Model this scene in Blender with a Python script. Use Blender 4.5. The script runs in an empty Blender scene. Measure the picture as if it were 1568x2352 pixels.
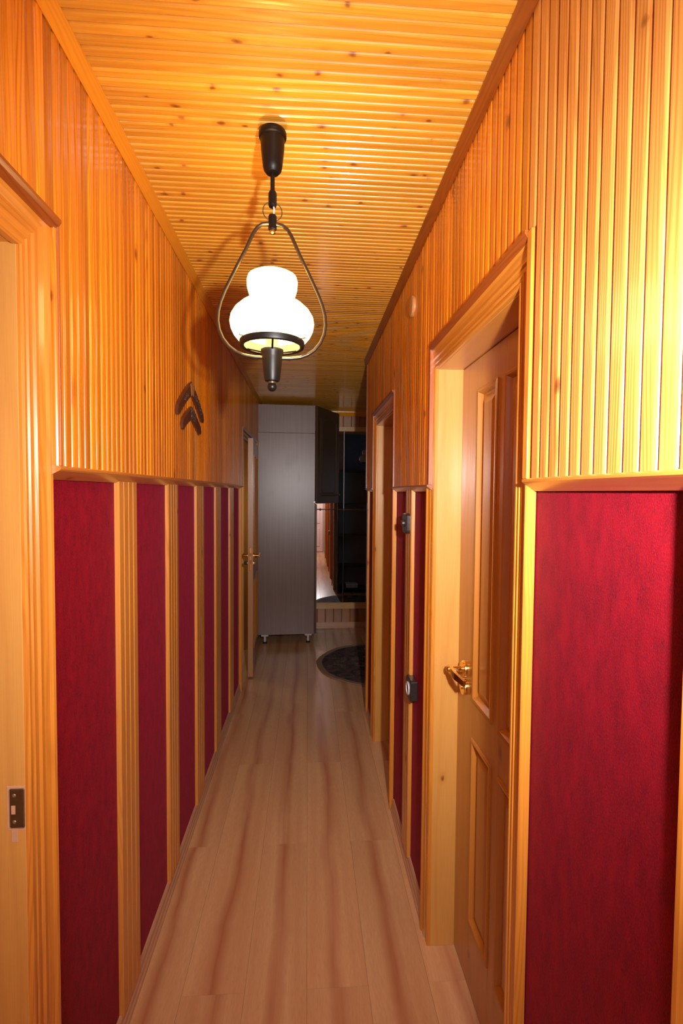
import bpy, bmesh, math, random
from mathutils import Vector, Matrix
from math import sin, cos, pi, radians
S = bpy.context.scene
COL = S.collection
random.seed(11)

# ------------------------------------------------------------------ camera
F_PX = 1150.0
EYE = 1.55
def cam_axes(yaw, p, r):
    fw = Vector((sin(yaw)*cos(p), cos(yaw)*cos(p), -sin(p)))
    rt = Vector((cos(yaw), -sin(yaw), 0)); dn = fw.cross(rt)
    return cos(r)*rt + sin(r)*dn, -sin(r)*rt + cos(r)*dn, fw
rt, dn, fw = cam_axes(radians(3.895), radians(2.260), radians(-0.45))
cd = bpy.data.cameras.new('camera'); cam = bpy.data.objects.new('camera', cd); COL.objects.link(cam)
cam.matrix_world = Matrix(((rt.x, -dn.x, -fw.x, 0), (rt.y, -dn.y, -fw.y, 0), (rt.z, -dn.z, -fw.z, EYE), (0, 0, 0, 1)))
cd.sensor_fit = 'HORIZONTAL'; cd.sensor_width = 36; cd.lens = F_PX/1568*36; cd.clip_start = .02
S.camera = cam

# ------------------------------------------------------------------ world, lights, exposure
w = bpy.data.worlds.new('world'); S.world = w; w.use_nodes = True
w.node_tree.nodes['Background'].inputs[0].default_value = (.5, .55, .7, 1)
w.node_tree.nodes['Background'].inputs[1].default_value = .02
S.view_settings.view_transform = 'Standard'; S.view_settings.look = 'None'
S.view_settings.gamma = 1; S.view_settings.exposure = 0.0; S.view_settings.use_curve_mapping = False
S.cycles.use_denoising = True
S.cycles.max_bounces = 7; S.cycles.diffuse_bounces = 4; S.cycles.glossy_bounces = 4
S.cycles.use_adaptive_sampling = True; S.cycles.adaptive_threshold = .02
S.cycles.sample_clamp_indirect = 6.0

def area_light(name, loc, target, size, power, color, spread=pi):
    d = bpy.data.lights.new(name, 'AREA'); d.shape = 'DISK'; d.size = size; d.energy = power; d.color = color; d.spread = spread
    o = bpy.data.objects.new(name, d); COL.objects.link(o); o.location = loc
    o.rotation_euler = (Vector(target) - Vector(loc)).to_track_quat('-Z', 'Y').to_euler(); return o
area_light('camera_flash', (.21, .06, 1.67), (.12, 5, 1.55), .05, 18.5, (1.0, .97, .96), radians(110))      # the photographer's flash
area_light('hall_daylight', (-.1, -.55, 2.40), (0, -1.5, .3), .35, 38, (1.0, .92, .92))       # daylight from the hall behind

area_light('side_room_fill', (-1.15, 4.6, 1.5), (-.6, 4.9, 1.1), .5, 2.2, (1.0, .86, .66))       # added fill that brightens the jamb behind the ajar door
area_light('end_room_fill', (2.1, 4.7, 1.6), (.6, 4.0, 1.2), .7, 1.3, (.62, .78, 1.0))         # added weak bluish fill, lifts the end room as mirrored

# ------------------------------------------------------------------ mesh helpers
class MB:
    def __init__(s): s.v = []; s.f = []; s.sm = []
    def add(s, vs, fs, smooth=False):
        n = len(s.v); s.v += [tuple(p) for p in vs]; s.f += [tuple(i+n for i in f) for f in fs]; s.sm += [smooth]*len(fs); return s
    def box(s, x0, x1, y0, y1, z0, z1, b=0.0, M=None):
        if b <= 0:
            vs = [(x, y, z) for x in (x0, x1) for y in (y0, y1) for z in (z0, z1)]
            fs = [(0, 1, 3, 2), (4, 6, 7, 5), (0, 4, 5, 1), (2, 3, 7, 6), (0, 2, 6, 4), (1, 5, 7, 3)]
        else:
            bm = bmesh.new(); bmesh.ops.create_cube(bm, size=1)
            for v in bm.verts:
                v.co = Vector(((x0+x1)/2 + v.co.x*(x1-x0), (y0+y1)/2 + v.co.y*(y1-y0), (z0+z1)/2 + v.co.z*(z1-z0)))
            bmesh.ops.bevel(bm, geom=list(bm.edges), offset=b, segments=2, affect='EDGES', profile=.5)
            bm.verts.index_update()
            vs = [tuple(v.co) for v in bm.verts]; fs = [tuple(v.index for v in f.verts) for f in bm.faces]; bm.free()
        if M is not None: vs = [tuple(M @ Vector(p)) for p in vs]
        return s.add(vs, fs)
    def prism(s, prof, fn, t0, t1, smooth=False):
        """prof [(p,q)]; fn(p,q,t)->xyz; t0,t1 numbers or functions of (p,q)"""
        g0 = t0 if callable(t0) else (lambda p, q: t0); g1 = t1 if callable(t1) else (lambda p, q: t1)
        n = len(prof)
        vs = [fn(p, q, g0(p, q)) for p, q in prof] + [fn(p, q, g1(p, q)) for p, q in prof]
        fs = [(i, (i+1) % n, n+(i+1) % n, n+i) for i in range(n)]
        s.add(vs, fs, smooth); s.add(vs, [tuple(range(n)), tuple(range(2*n-1, n-1, -1))])
        return s
    def lathe(s, prof, c, axis='Z', n=32, closed=False, smooth=True):
        c = Vector(c); vs = []
        for r, h in prof:
            for k in range(n):
                a = 2*pi*k/n; u, v = r*cos(a), r*sin(a)
                d = {'Z': (u, v, h), 'X': (h, u, v), 'Y': (u, h, v)}[axis]; vs.append(tuple(c + Vector(d)))
        m = len(prof); fs = []
        for i in range(m if closed else m-1):
            j = (i+1) % m
            for k in range(n): fs.append((i*n+k, i*n+(k+1) % n, j*n+(k+1) % n, j*n+k))
        if not closed:
            if prof[0][0] > 1e-6: fs.append(tuple(range(n)))
            if prof[-1][0] > 1e-6: fs.append(tuple((m-1)*n+k for k in range(n)))
        return s.add(vs, fs, smooth)
    def tube(s, pts, r, n=10, closed=False):
        pts = [Vector(p) for p in pts]; m = len(pts); rings = []; up = Vector((.013, .99, .02)).normalized()
        for i in range(m):
            a = pts[(i-1) % m] if closed or i > 0 else pts[i]; b = pts[(i+1) % m] if closed or i < m-1 else pts[i]
            t = (b-a).normalized(); u = t.cross(up)
            if u.length < 1e-3: u = t.cross(Vector((1, 0, 0)))
            u.normalize(); v = t.cross(u); rings.append([pts[i] + r*(cos(2*pi*k/n)*u + sin(2*pi*k/n)*v) for k in range(n)])
        vs = [p for R in rings for p in R]; fs = []
        for i in range(m if closed else m-1):
            j = (i+1) % m
            for k in range(n): fs.append((i*n+k, i*n+(k+1) % n, j*n+(k+1) % n, j*n+k))
        if not closed: fs += [tuple(range(n)), tuple((m-1)*n+k for k in range(n))]
        return s.add(vs, fs, True)
    def mesh(s, name, mat):
        me = bpy.data.meshes.new(name); me.from_pydata(s.v, [], s.f); me.polygons.foreach_set('use_smooth', s.sm)
        bm = bmesh.new(); bm.from_mesh(me); bmesh.ops.remove_doubles(bm, verts=bm.verts, dist=1e-6)
        bmesh.ops.recalc_face_normals(bm, faces=bm.faces); bm.to_mesh(me); bm.free()
        if mat: me.materials.append(mat)
        if any(s.sm):
            bm = bmesh.new(); bm.from_mesh(me)
            for e in bm.edges:
                if len(e.link_faces) == 2 and e.calc_face_angle(0) > radians(34): e.smooth = False
            bm.to_mesh(me); bm.free()
        return me
def link(name, me, parent=None, loc=None):
    o = bpy.data.objects.new(name, me); COL.objects.link(o)
    if loc is not None: o.location = loc
    if parent is not None:
        o.parent = parent; 
        if parent.location.length > 0 and loc is None: o.location = -Vector(parent.location)   # geometry was written in world coordinates
    return o
def obj(name, mb, mat, parent=None, loc=None):
    """mb in world coordinates; parents may be empties at a base point"""
    return link(name, mb.mesh(name, mat), parent, loc)
def sub(name, mb, mat, parent):
    """sub-part: its parent part already carries the thing's offset"""
    o = bpy.data.objects.new(name, mb.mesh(name, mat)); COL.objects.link(o); o.parent = parent; return o
def tag(o, label=None, cat=None, group=None, kind=None):
    if label: o['label'] = label
    if cat: o['category'] = cat
    if group: o['group'] = group
    if kind: o['kind'] = kind
    return o
def thing(name, loc, label, cat, group=None, kind=None):
    o = bpy.data.objects.new(name, None); o.empty_display_size = .1; COL.objects.link(o); o.location = loc
    return tag(o, label, cat, group, kind)
def smooth_by_angle(o, ang=35):
    me = o.data
    me.polygons.foreach_set('use_smooth', [True]*len(me.polygons))
    bm = bmesh.new(); bm.from_mesh(me)
    for e in bm.edges:
        e.smooth = not (len(e.link_faces) == 2 and e.calc_face_angle(0) > radians(ang))
    bm.to_mesh(me); bm.free()

# ------------------------------------------------------------------ materials
def newmat(name):
    m = bpy.data.materials.new(name); m.use_nodes = True; nt = m.node_tree
    return m, nt, nt.nodes['Principled BSDF']
def N(nt, t, **k):
    n = nt.nodes.new(t)
    for a, b in k.items():
        if a in n.inputs: n.inputs[a].default_value = b
        else: setattr(n, a, b)
    return n
def mathn(nt, op, a, b=None, c=None, clamp=False):
    n = nt.nodes.new('ShaderNodeMath'); n.operation = op; n.use_clamp = clamp
    for i, x in enumerate((a, b, c)):
        if x is None: continue
        if isinstance(x, (int, float)): n.inputs[i].default_value = x
        else: nt.links.new(x, n.inputs[i])
    return n.outputs[0]
def mixc(nt, fac, a, b, mode='MIX'):
    n = nt.nodes.new('ShaderNodeMix'); n.data_type = 'RGBA'; n.blend_type = mode
    for s, x in ((0, fac), (6, a), (7, b)):
        if isinstance(x, (int, float)): n.inputs[s].default_value = x
        elif isinstance(x, tuple): n.inputs[s].default_value = (*x, 1)
        else: nt.links.new(x, n.inputs[s])
    return n.outputs[2]
def wood(name, axis, light, grain, dark=(.16, .035, .006), rough=.34, coat=.5, coat_rough=.16, knots=.5, vary=.3, red=(.34, .075, .012), redamt=.5, K=95, straight=520, gs=1.0, gamt=.55, kscale=(11.0, 6.0)):
    """varnished softwood; axis = direction of the grain in the object's own coordinates"""
    m, nt, P = newmat(name); L = nt.links
    tc = N(nt, 'ShaderNodeTexCoord'); oi = N(nt, 'ShaderNodeObjectInfo')
    wn = N(nt, 'ShaderNodeTexWhiteNoise', noise_dimensions='1D'); L.new(oi.outputs['Random'], wn.inputs['W'])
    off = N(nt, 'ShaderNodeVectorMath', operation='SCALE'); off.inputs['Scale'].default_value = 9.0; L.new(wn.outputs['Color'], off.inputs[0])
    add = N(nt, 'ShaderNodeVectorMath', operation='ADD'); L.new(tc.outputs['Object'], add.inputs[0]); L.new(off.outputs[0], add.inputs[1])
    def mapped(across, along):
        mp = N(nt, 'ShaderNodeMapping'); sc = [across*gs]*3; sc['XYZ'.index(axis)] = along*gs; mp.inputs['Scale'].default_value = sc
        L.new(add.outputs[0], mp.inputs['Vector']); return mp.outputs[0]
    n1 = N(nt, 'ShaderNodeTexNoise', Scale=1.0, Detail=2.0, Roughness=.45); L.new(mapped(11, .9), n1.inputs['Vector'])
    sep = N(nt, 'ShaderNodeSeparateXYZ'); L.new(add.outputs[0], sep.inputs[0])
    ax = [a for a in 'XYZ' if a != axis]
    acr = mathn(nt, 'ADD', sep.outputs[ax[0]], mathn(nt, 'MULTIPLY', sep.outputs[ax[1]], .83))
    ph = mathn(nt, 'ADD', mathn(nt, 'MULTIPLY', n1.outputs['Fac'], float(K)), mathn(nt, 'MULTIPLY', acr, float(straight)*gs))
    band = mathn(nt, 'MULTIPLY_ADD', mathn(nt, 'SINE', ph), .5, .5)
    band = mathn(nt, 'POWER', band, 2.2)
    n2 = N(nt, 'ShaderNodeTexNoise', Scale=1.0, Detail=3.0); L.new(mapped(420, 9), n2.inputs['Vector'])
    n3 = N(nt, 'ShaderNodeTexNoise', Scale=1.0, Detail=2.0); L.new(mapped(22, 1.6), n3.inputs['Vector'])
    fac = mathn(nt, 'MULTIPLY', band, mathn(nt, 'MULTIPLY_ADD', n3.outputs['Fac'], 1.3, -.15, clamp=True))
    c = mixc(nt, mathn(nt, 'MULTIPLY', fac, gamt, clamp=True), light, grain)
    c = mixc(nt, mathn(nt, 'MULTIPLY_ADD', n2.outputs['Fac'], .7, -.28, clamp=True), c, grain)
    # each piece a little different: some redder, some darker
    rr = mathn(nt, 'POWER', wn.outputs['Value'], 2.2)
    c = mixc(nt, mathn(nt, 'MULTIPLY', rr, redamt), c, mixc(nt, .5, c, red))
    hs = N(nt, 'ShaderNodeHueSaturation'); L.new(c, hs.inputs['Color'])
    wn2 = N(nt, 'ShaderNodeTexWhiteNoise', noise_dimensions='1D'); L.new(mathn(nt, 'ADD', oi.outputs['Random'], 3.7), wn2.inputs['W'])
    L.new(mathn(nt, 'MULTIPLY_ADD', wn2.outputs['Value'], vary, 1.03-vary*.6), hs.inputs['Value'])
    c = hs.outputs[0]
    if knots > 0:
        cx = nt.nodes.new('ShaderNodeCombineXYZ'); L.new(mathn(nt, 'MULTIPLY', acr, kscale[0]), cx.inputs[0]); L.new(mathn(nt, 'MULTIPLY', sep.outputs[axis], kscale[1]), cx.inputs[1])
        nd = N(nt, 'ShaderNodeTexNoise', Scale=4.0, Detail=2.0); L.new(cx.outputs[0], nd.inputs['Vector'])
        v1 = N(nt, 'ShaderNodeVectorMath', operation='SCALE'); v1.inputs['Scale'].default_value = .12; L.new(nd.outputs['Color'], v1.inputs[0])
        v2 = N(nt, 'ShaderNodeVectorMath', operation='ADD'); L.new(cx.outputs[0], v2.inputs[0]); L.new(v1.outputs[0], v2.inputs[1])
        vo = N(nt, 'ShaderNodeTexVoronoi', Scale=1.0, voronoi_dimensions='2D'); L.new(v2.outputs[0], vo.inputs['Vector'])
        sc2 = N(nt, 'ShaderNodeSeparateColor'); L.new(vo.outputs['Color'], sc2.inputs[0])
        gate = mathn(nt, 'LESS_THAN', sc2.outputs[0], knots)
        rad = mathn(nt, 'MULTIPLY_ADD', sc2.outputs[1], .07, .055)
        core = mathn(nt, 'MULTIPLY', gate, mathn(nt, 'SMOOTHSTEP' if False else 'SUBTRACT', 1.0, mathn(nt, 'DIVIDE', vo.outputs['Distance'], rad), clamp=True))
        core = mathn(nt, 'MULTIPLY', mathn(nt, 'POWER', core, .55), .9)
        halo = mathn(nt, 'MULTIPLY', gate, mathn(nt, 'SUBTRACT', 1.0, mathn(nt, 'DIVIDE', vo.outputs['Distance'], mathn(nt, 'MULTIPLY', rad, 2.6)), clamp=True))
        c = mixc(nt, mathn(nt, 'MULTIPLY', halo, .55), c, grain); c = mixc(nt, core, c, dark)
    L.new(c, P.inputs['Base Color'])
    P.inputs['Roughness'].default_value = rough; P.inputs['Coat Weight'].default_value = coat; P.inputs['Coat Roughness'].default_value = coat_rough
    nb = N(nt, 'ShaderNodeTexNoise', Scale=1.0, Detail=2.0); L.new(mapped(60, 7), nb.inputs['Vector'])
    bp = N(nt, 'ShaderNodeBump', Strength=.10, Distance=.004); L.new(mathn(nt, 'ADD', nb.outputs['Fac'], mathn(nt, 'MULTIPLY', band, .12)), bp.inputs['Height'])
    L.new(bp.outputs[0], P.inputs['Normal']); L.new(bp.outputs[0], P.inputs['Coat Normal'])
    return m
def plain(name, color, rough=.5, metal=0.0, coat=0.0, noise=0.0, nscale=40):
    m, nt, P = newmat(name)
    P.inputs['Base Color'].default_value = (*color, 1); P.inputs['Roughness'].default_value = rough; P.inputs['Metallic'].default_value = metal
    P.inputs['Coat Weight'].default_value = coat
    tc = N(nt, 'ShaderNodeTexCoord'); n = N(nt, 'ShaderNodeTexNoise', Scale=float(nscale), Detail=3.0); nt.links.new(tc.outputs['Object'], n.inputs['Vector'])
    c = mixc(nt, mathn(nt, 'MULTIPLY', n.outputs['Fac'], noise), color, tuple(x*.5 for x in color)); nt.links.new(c, P.inputs['Base Color'])
    nt.links.new(mathn(nt, 'MULTIPLY_ADD', n.outputs['Fac'], .15, rough-.07), P.inputs['Roughness'])
    return m
PINE = (.86, .305, .016); PGR = (.50, .095, .004)
M_wallZ = wood('pine_cladding', 'Z', PINE, PGR, knots=.09, vary=.45, redamt=1.5, gamt=1.1, straight=800)
M_wallZr = wood('pine_cladding_flashlit', 'Z', (.68, .30, .066), (.38, .10, .012), knots=.14, vary=.18, redamt=.3, gamt=1.25, K=80, straight=1050)  # straighter grain; flash glare put into a creamier base colour
M_ceil = wood('pine_ceiling', 'X', (.86, .42, .040), (.58, .18, .012), knots=.42, kscale=(15.0, 9.0), vary=.24, redamt=.45, gamt=.5, coat=.9, coat_rough=.11)
M_casing = wood('casing_wood', 'Z', (.66, .25, .030), (.36, .085, .007), knots=.10, vary=.1, redamt=.2)
M_casingY = wood('casing_wood_across', 'Y', (.66, .25, .030), (.36, .085, .007), knots=.10, vary=.1, redamt=.2)
M_jamb = wood('jamb_wood', 'Z', (.62, .31, .070), (.44, .16, .025), knots=.06, vary=.06, redamt=.1, K=30, straight=60, gamt=.35, coat_rough=.2)
M_jambY = wood('jamb_head_wood', 'Y', (.60, .24, .035), (.45, .13, .015), knots=.0, vary=.06, redamt=.1, K=30, straight=60, gamt=.35)
M_leaf = wood('door_leaf_wood', 'Z', (.46, .17, .022), (.30, .08, .008), knots=.04, vary=.08, redamt=.1, K=30, straight=90, gamt=.4, coat_rough=.22)
M_leafd = wood('ajar_door_wood', 'Z', (.42, .21, .085), (.30, .12, .04), knots=.03, vary=.05, redamt=.1, K=30, straight=90, gamt=.4, coat_rough=.2)
M_red = wood('reddish_trim_wood', 'Y', (.32, .075, .010), (.13, .020, .003), knots=.1, vary=.1, redamt=.2, coat_rough=.25, gamt=.8)
M_redZ = wood('reddish_strip_wood', 'Z', (.42, .12, .030), (.25, .05, .012), knots=.05, vary=.1, redamt=.2, coat_rough=.25)
M_crown = wood('crown_wood', 'Y', (.88, .35, .022), (.60, .17, .012), knots=.03, vary=.05, redamt=.1)
M_rail = wood('rail_wood', 'Y', (.52, .19, .03), (.30, .08, .01), knots=.05, vary=.05, redamt=.1, K=60)
M_batten = wood('batten_wood', 'Z', (.66, .27, .05), (.38, .11, .015), knots=.05, vary=.2, redamt=.3)
M_base = wood('skirting_wood', 'Y', (.58, .33, .20), (.42, .19, .10), knots=.10, vary=.06, redamt=.1, gamt=.4, coat=.2)
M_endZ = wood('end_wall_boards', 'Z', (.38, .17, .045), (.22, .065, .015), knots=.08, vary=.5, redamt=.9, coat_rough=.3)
M_endX = wood('end_wall_rail', 'X', (.66, .40, .15), (.45, .2, .05), knots=.2, vary=.05, redamt=.1)

def floor_mat():
    m, nt, P = newmat('beech_laminate'); L = nt.links
    tc = N(nt, 'ShaderNodeTexCoord'); oi = N(nt, 'ShaderNodeObjectInfo')
    wn = N(nt, 'ShaderNodeTexWhiteNoise', noise_dimensions='1D'); L.new(oi.outputs['Random'], wn.inputs['W'])
    off = N(nt, 'ShaderNodeVectorMath', operation='SCALE'); off.inputs['Scale'].default_value = 30.0; L.new(wn.outputs['Color'], off.inputs[0])
    add = N(nt, 'ShaderNodeVectorMath', operation='ADD'); L.new(tc.outputs['Object'], add.inputs[0]); L.new(off.outputs[0], add.inputs[1])
    def nz(a, b, det=2.0, rough=.5):
        mp = N(nt, 'ShaderNodeMapping'); mp.inputs['Scale'].default_value = (a, b, 0); L.new(add.outputs[0], mp.inputs['Vector'])
        n = N(nt, 'ShaderNodeTexNoise', Scale=1.0, Detail=det, Roughness=rough); L.new(mp.outputs[0], n.inputs['Vector']); return n.outputs['Fac']
    # broad reddish heart streaks near the middle of each strip
    sx = N(nt, 'ShaderNodeSeparateXYZ'); L.new(tc.outputs['Object'], sx.inputs[0])
    wob = mathn(nt, 'MULTIPLY_ADD', nz(.01, 1.5, 4.0), .11, -.055)
    ux = mathn(nt, 'ABSOLUTE', mathn(nt, 'ADD', sx.outputs['X'], wob))
    streak = mathn(nt, 'SUBTRACT', 1.0, mathn(nt, 'DIVIDE', ux, .036), clamp=True)
    streak = mathn(nt, 'MULTIPLY', streak, mathn(nt, 'MULTIPLY_ADD', nz(25, .9, 3.0), 2.2, -.35, clamp=True))
    c = mixc(nt, mathn(nt, 'MULTIPLY_ADD', nz(14, .8, 3.0), 1.9, -.5, clamp=True), (.72, .45, .23), (.57, .30, .14))
    c = mixc(nt, mathn(nt, 'MULTIPLY', streak, .85), c, (.40, .13, .055))
    c = mixc(nt, mathn(nt, 'MULTIPLY_ADD', nz(260, 28, 3.0, .6), .9, -.36, clamp=True), c, (.45, .22, .11))
    hs = N(nt, 'ShaderNodeHueSaturation'); L.new(c, hs.inputs['Color']); L.new(mathn(nt, 'MULTIPLY_ADD', wn.outputs['Value'], .10, .95), hs.inputs['Value'])
    L.new(hs.outputs[0], P.inputs['Base Color'])
    P.inputs['Roughness'].default_value = .24; P.inputs['Specular IOR Level'].default_value = .5
    bp = N(nt, 'ShaderNodeBump', Strength=.05, Distance=.002); L.new(nz(200, 14, 3.0), bp.inputs['Height']); L.new(bp.outputs[0], P.inputs['Normal'])
    return m
M_floor = floor_mat()
def felt_mat():
    m, nt, P = newmat('crimson_felt'); L = nt.links
    g = N(nt, 'ShaderNodeNewGeometry')
    def nz(sc, det, vec, r=.6):
        mp = N(nt, 'ShaderNodeMapping'); mp.inputs['Scale'].default_value = vec; L.new(g.outputs['Position'], mp.inputs['Vector'])
        n = N(nt, 'ShaderNodeTexNoise', Scale=float(sc), Detail=det, Roughness=r); L.new(mp.outputs[0], n.inputs['Vector']); return n.outputs['Fac']
    a = nz(38, 4.0, (1, 1, .45)); b = nz(430, 2.0, (1, 1, .8)); d = nz(75, 4.0, (1, 1, .42), .75)
    c = mixc(nt, mathn(nt, 'MULTIPLY_ADD', a, 2.4, -.75, clamp=True), (.115, .0009, .0032), (.225, .0017, .0065))
    c = mixc(nt, mathn(nt, 'MULTIPLY_ADD', d, -5.0, 2.15, clamp=True), c, (.045, .002, .005))
    c = mixc(nt, mathn(nt, 'MULTIPLY_ADD', b, 2.2, -.95, clamp=True), c, (.28, .008, .018))
    L.new(c, P.inputs['Base Color']); P.inputs['Roughness'].default_value = .62
    P.inputs['Specular IOR Level'].default_value = .12
    P.inputs['Sheen Weight'].default_value = .17; P.inputs['Sheen Tint'].default_value = (1, .09, .22, 1); P.inputs['Sheen Roughness'].default_value = .4
    bp = N(nt, 'ShaderNodeBump', Strength=.5, Distance=.002); L.new(mathn(nt, 'ADD', b, mathn(nt, 'MULTIPLY', d, .8)), bp.inputs['Height']); L.new(bp.outputs[0], P.inputs['Normal'])
    return m
M_felt = felt_mat()
M_black = plain('black_lacquer', (.006, .005, .004), .42, 0, .0)
M_black.node_tree.nodes['Principled BSDF'].inputs['Specular IOR Level'].default_value = .3
M_wire = plain('dark_bronze_tube', (.085, .070, .050), .3, .85)
M_thin = plain('aged_wire', (.16, .12, .07), .4, .8)
M_brass = plain('polished_brass', (.85, .58, .20), .16, 1.0)
M_brassold = plain('tarnished_brass', (.20, .12, .05), .42, .8, noise=.8, nscale=90)
M_cream = plain('cream_bulb_base', (.36, .27, .13), .5)
M_dark = plain('dark_void', (.01, .008, .006), .8)
M_screw = plain('steel_screw', (.55, .5, .42), .3, .9)
M_plate = plain('dark_gunmetal_plate', (.045, .036, .035), .28, .4, .4)
M_cable = plain('white_cable', (.75, .70, .66), .5)
M_paint = plain('grey_blue_paint', (.10, .15, .24), .8, noise=.3, nscale=8)
M_plaster = plain('plaster', (.30, .26, .22), .9)
M_whitegrey = plain('grey_plastic', (.55, .54, .55), .45)
M_blackp = plain('black_plastic', (.02, .02, .02), .5)
M_pink = plain('pale_pink_door_paint', (.80, .56, .50), .5)
M_darkwood = plain('dark_shelf_wood', (.045, .028, .02), .35, 0, .3, noise=.6, nscale=12)
M_pale = plain('pale_disc_wood', (.62, .30, .10), .4, 0, .4, noise=.5, nscale=60)
M_rawwood = plain('raw_splintered_wood', (.66, .36, .20), .8, noise=.5, nscale=80)
M_glassdark = plain('opal_glass_unlit', (.42, .44, .38), .12, 0, .8)

def shade_mat(name='lit_opal_glass', strength=7.2):
    m, nt, P = newmat(name)
    P.inputs['Base Color'].default_value = (.9, .85, .7, 1); P.inputs['Roughness'].default_value = .2
    P.inputs['Emission Color'].default_value = (1, .64, .22, 1); P.inputs['Emission Strength'].default_value = strength
    return m
M_shade = shade_mat(); M_bulb = shade_mat('glowing_bulb', 260.0)
def cabinet_mat():
    m, nt, P = newmat('grey_brown_laminate'); L = nt.links; tc = N(nt, 'ShaderNodeTexCoord')
    mp = N(nt, 'ShaderNodeMapping'); mp.inputs['Scale'].default_value = (60, 60, 1.2); L.new(tc.outputs['Object'], mp.inputs[0])
    n = N(nt, 'ShaderNodeTexNoise', Scale=1.0, Detail=4.0, Roughness=.6); L.new(mp.outputs[0], n.inputs['Vector'])
    c = mixc(nt, mathn(nt, 'MULTIPLY_ADD', n.outputs['Fac'], 1.5, -.25, clamp=True), (.20, .13, .11), (.14, .08, .06))
    n2 = N(nt, 'ShaderNodeTexNoise', Scale=7.0, Detail=3.0); L.new(tc.outputs['Object'], n2.inputs['Vector'])   # hand smudges
    L.new(c, P.inputs['Base Color'])
    L.new(mathn(nt, 'MULTIPLY_ADD', mathn(nt, 'MULTIPLY_ADD', n2.outputs['Fac'], 3.0, -1.75, clamp=True), .05, .335), P.inputs['Roughness'])
    P.inputs['Specular IOR Level'].default_value = .6
    return m
M_cab = cabinet_mat()
M_cabfront = wood('dark_cabinet_front', 'Z', (.075, .040, .016), (.03, .015, .006), rough=.5, knots=0, vary=.05, redamt=.1, coat=.05, coat_rough=.4)
def mirror_mat():
    m, nt, P = newmat('mirror_glass'); L = nt.links; tc = N(nt, 'ShaderNodeTexCoord')
    P.inputs['Base Color'].default_value = (.80, .84, .88, 1); P.inputs['Metallic'].default_value = 1
    n = N(nt, 'ShaderNodeTexNoise', Scale=9.0, Detail=6.0, Roughness=.7); L.new(tc.outputs['Object'], n.inputs['Vector'])
    L.new(mathn(nt, 'MULTIPLY_ADD', mathn(nt, 'MULTIPLY_ADD', n.outputs['Fac'], 6.0, -3.9, clamp=True), .22, .012), P.inputs['Roughness'])
    return m
M_mirror = mirror_mat()
def rug_mat():
    m, nt, P = newmat('floral_rug_pile'); L = nt.links; tc = N(nt, 'ShaderNodeTexCoord')
    n = N(nt, 'ShaderNodeTexNoise', Scale=7.0, Detail=5.0, Roughness=.6, Distortion=1.4); L.new(tc.outputs['Object'], n.inputs['Vector'])
    r = N(nt, 'ShaderNodeValToRGB'); L.new(n.outputs['Fac'], r.inputs[0]); e = r.color_ramp.elements
    e[0].position = .36; e[0].color = (.018, .022, .024, 1); e[1].position = .66; e[1].color = (.26, .20, .14, 1)
    for p, c in ((.45, (.03, .035, .035, 1)), (.49, (.14, .055, .04, 1)), (.53, (.035, .04, .035, 1)), (.58, (.20, .13, .09, 1)), (.61, (.04, .04, .035, 1))):
        x = e.new(p); x.color = c
    L.new(r.outputs[0], P.inputs['Base Color']); P.inputs['Roughness'].default_value = .95
    n2 = N(nt, 'ShaderNodeTexNoise', Scale=300.0); L.new(tc.outputs['Object'], n2.inputs['Vector'])
    bp = N(nt, 'ShaderNodeBump', Strength=.6, Distance=.004); L.new(n2.outputs['Fac'], bp.inputs['Height']); L.new(bp.outputs[0], P.inputs['Normal'])
    return m
M_rug = rug_mat()
M_rugedge = plain('tan_rug_binding', (.34, .22, .13), .9, noise=.4, nscale=200)
def boomerang_mat(name, base, edge):
    m, nt, P = newmat(name); L = nt.links; tc = N(nt, 'ShaderNodeTexCoord')
    mp = N(nt, 'ShaderNodeMapping'); mp.inputs['Scale'].default_value = (1, 40, 8); L.new(tc.outputs['Object'], mp.inputs[0])
    n = N(nt, 'ShaderNodeTexNoise', Scale=1.0, Detail=3.0); L.new(mp.outputs[0], n.inputs['Vector'])
    c = mixc(nt, n.outputs['Fac'], base, edge); L.new(c, P.inputs['Base Color']); P.inputs['Roughness'].default_value = .35; P.inputs['Coat Weight'].default_value = .3
    return m
M_boom = boomerang_mat('dark_red_boomerang_wood', (.16, .045, .02), (.075, .018, .008))
def dots_mat():
    m, nt, P = newmat('painted_dot_pattern'); L = nt.links; tc = N(nt, 'ShaderNodeTexCoord')
    v = N(nt, 'ShaderNodeTexVoronoi', Scale=170.0); L.new(tc.outputs['Object'], v.inputs['Vector'])
    c = mixc(nt, mathn(nt, 'LESS_THAN', v.outputs['Distance'], .30), (.06, .035, .03), (.55, .42, .28)); L.new(c, P.inputs['Base Color']); P.inputs['Roughness'].default_value = .5
    return m
M_dots = dots_mat()
M_ochre = plain('ochre_paint', (.42, .20, .06), .5)

# ------------------------------------------------------------------ dimensions (metres; X right, Y down the corridor)
H = 2.46
LF, RF = -.525, .428            # felt planes
LP, RP = -.490, .405            # faces of the upper cladding
YB, YE = -1.60, 5.70            # back wall, end wall
YC = 3.46                       # right-hand corner where the end room opens
XR = 2.20                       # right wall of the end room
RAILL, RAILR = 1.572, 1.556     # underside of the dado rails

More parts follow.
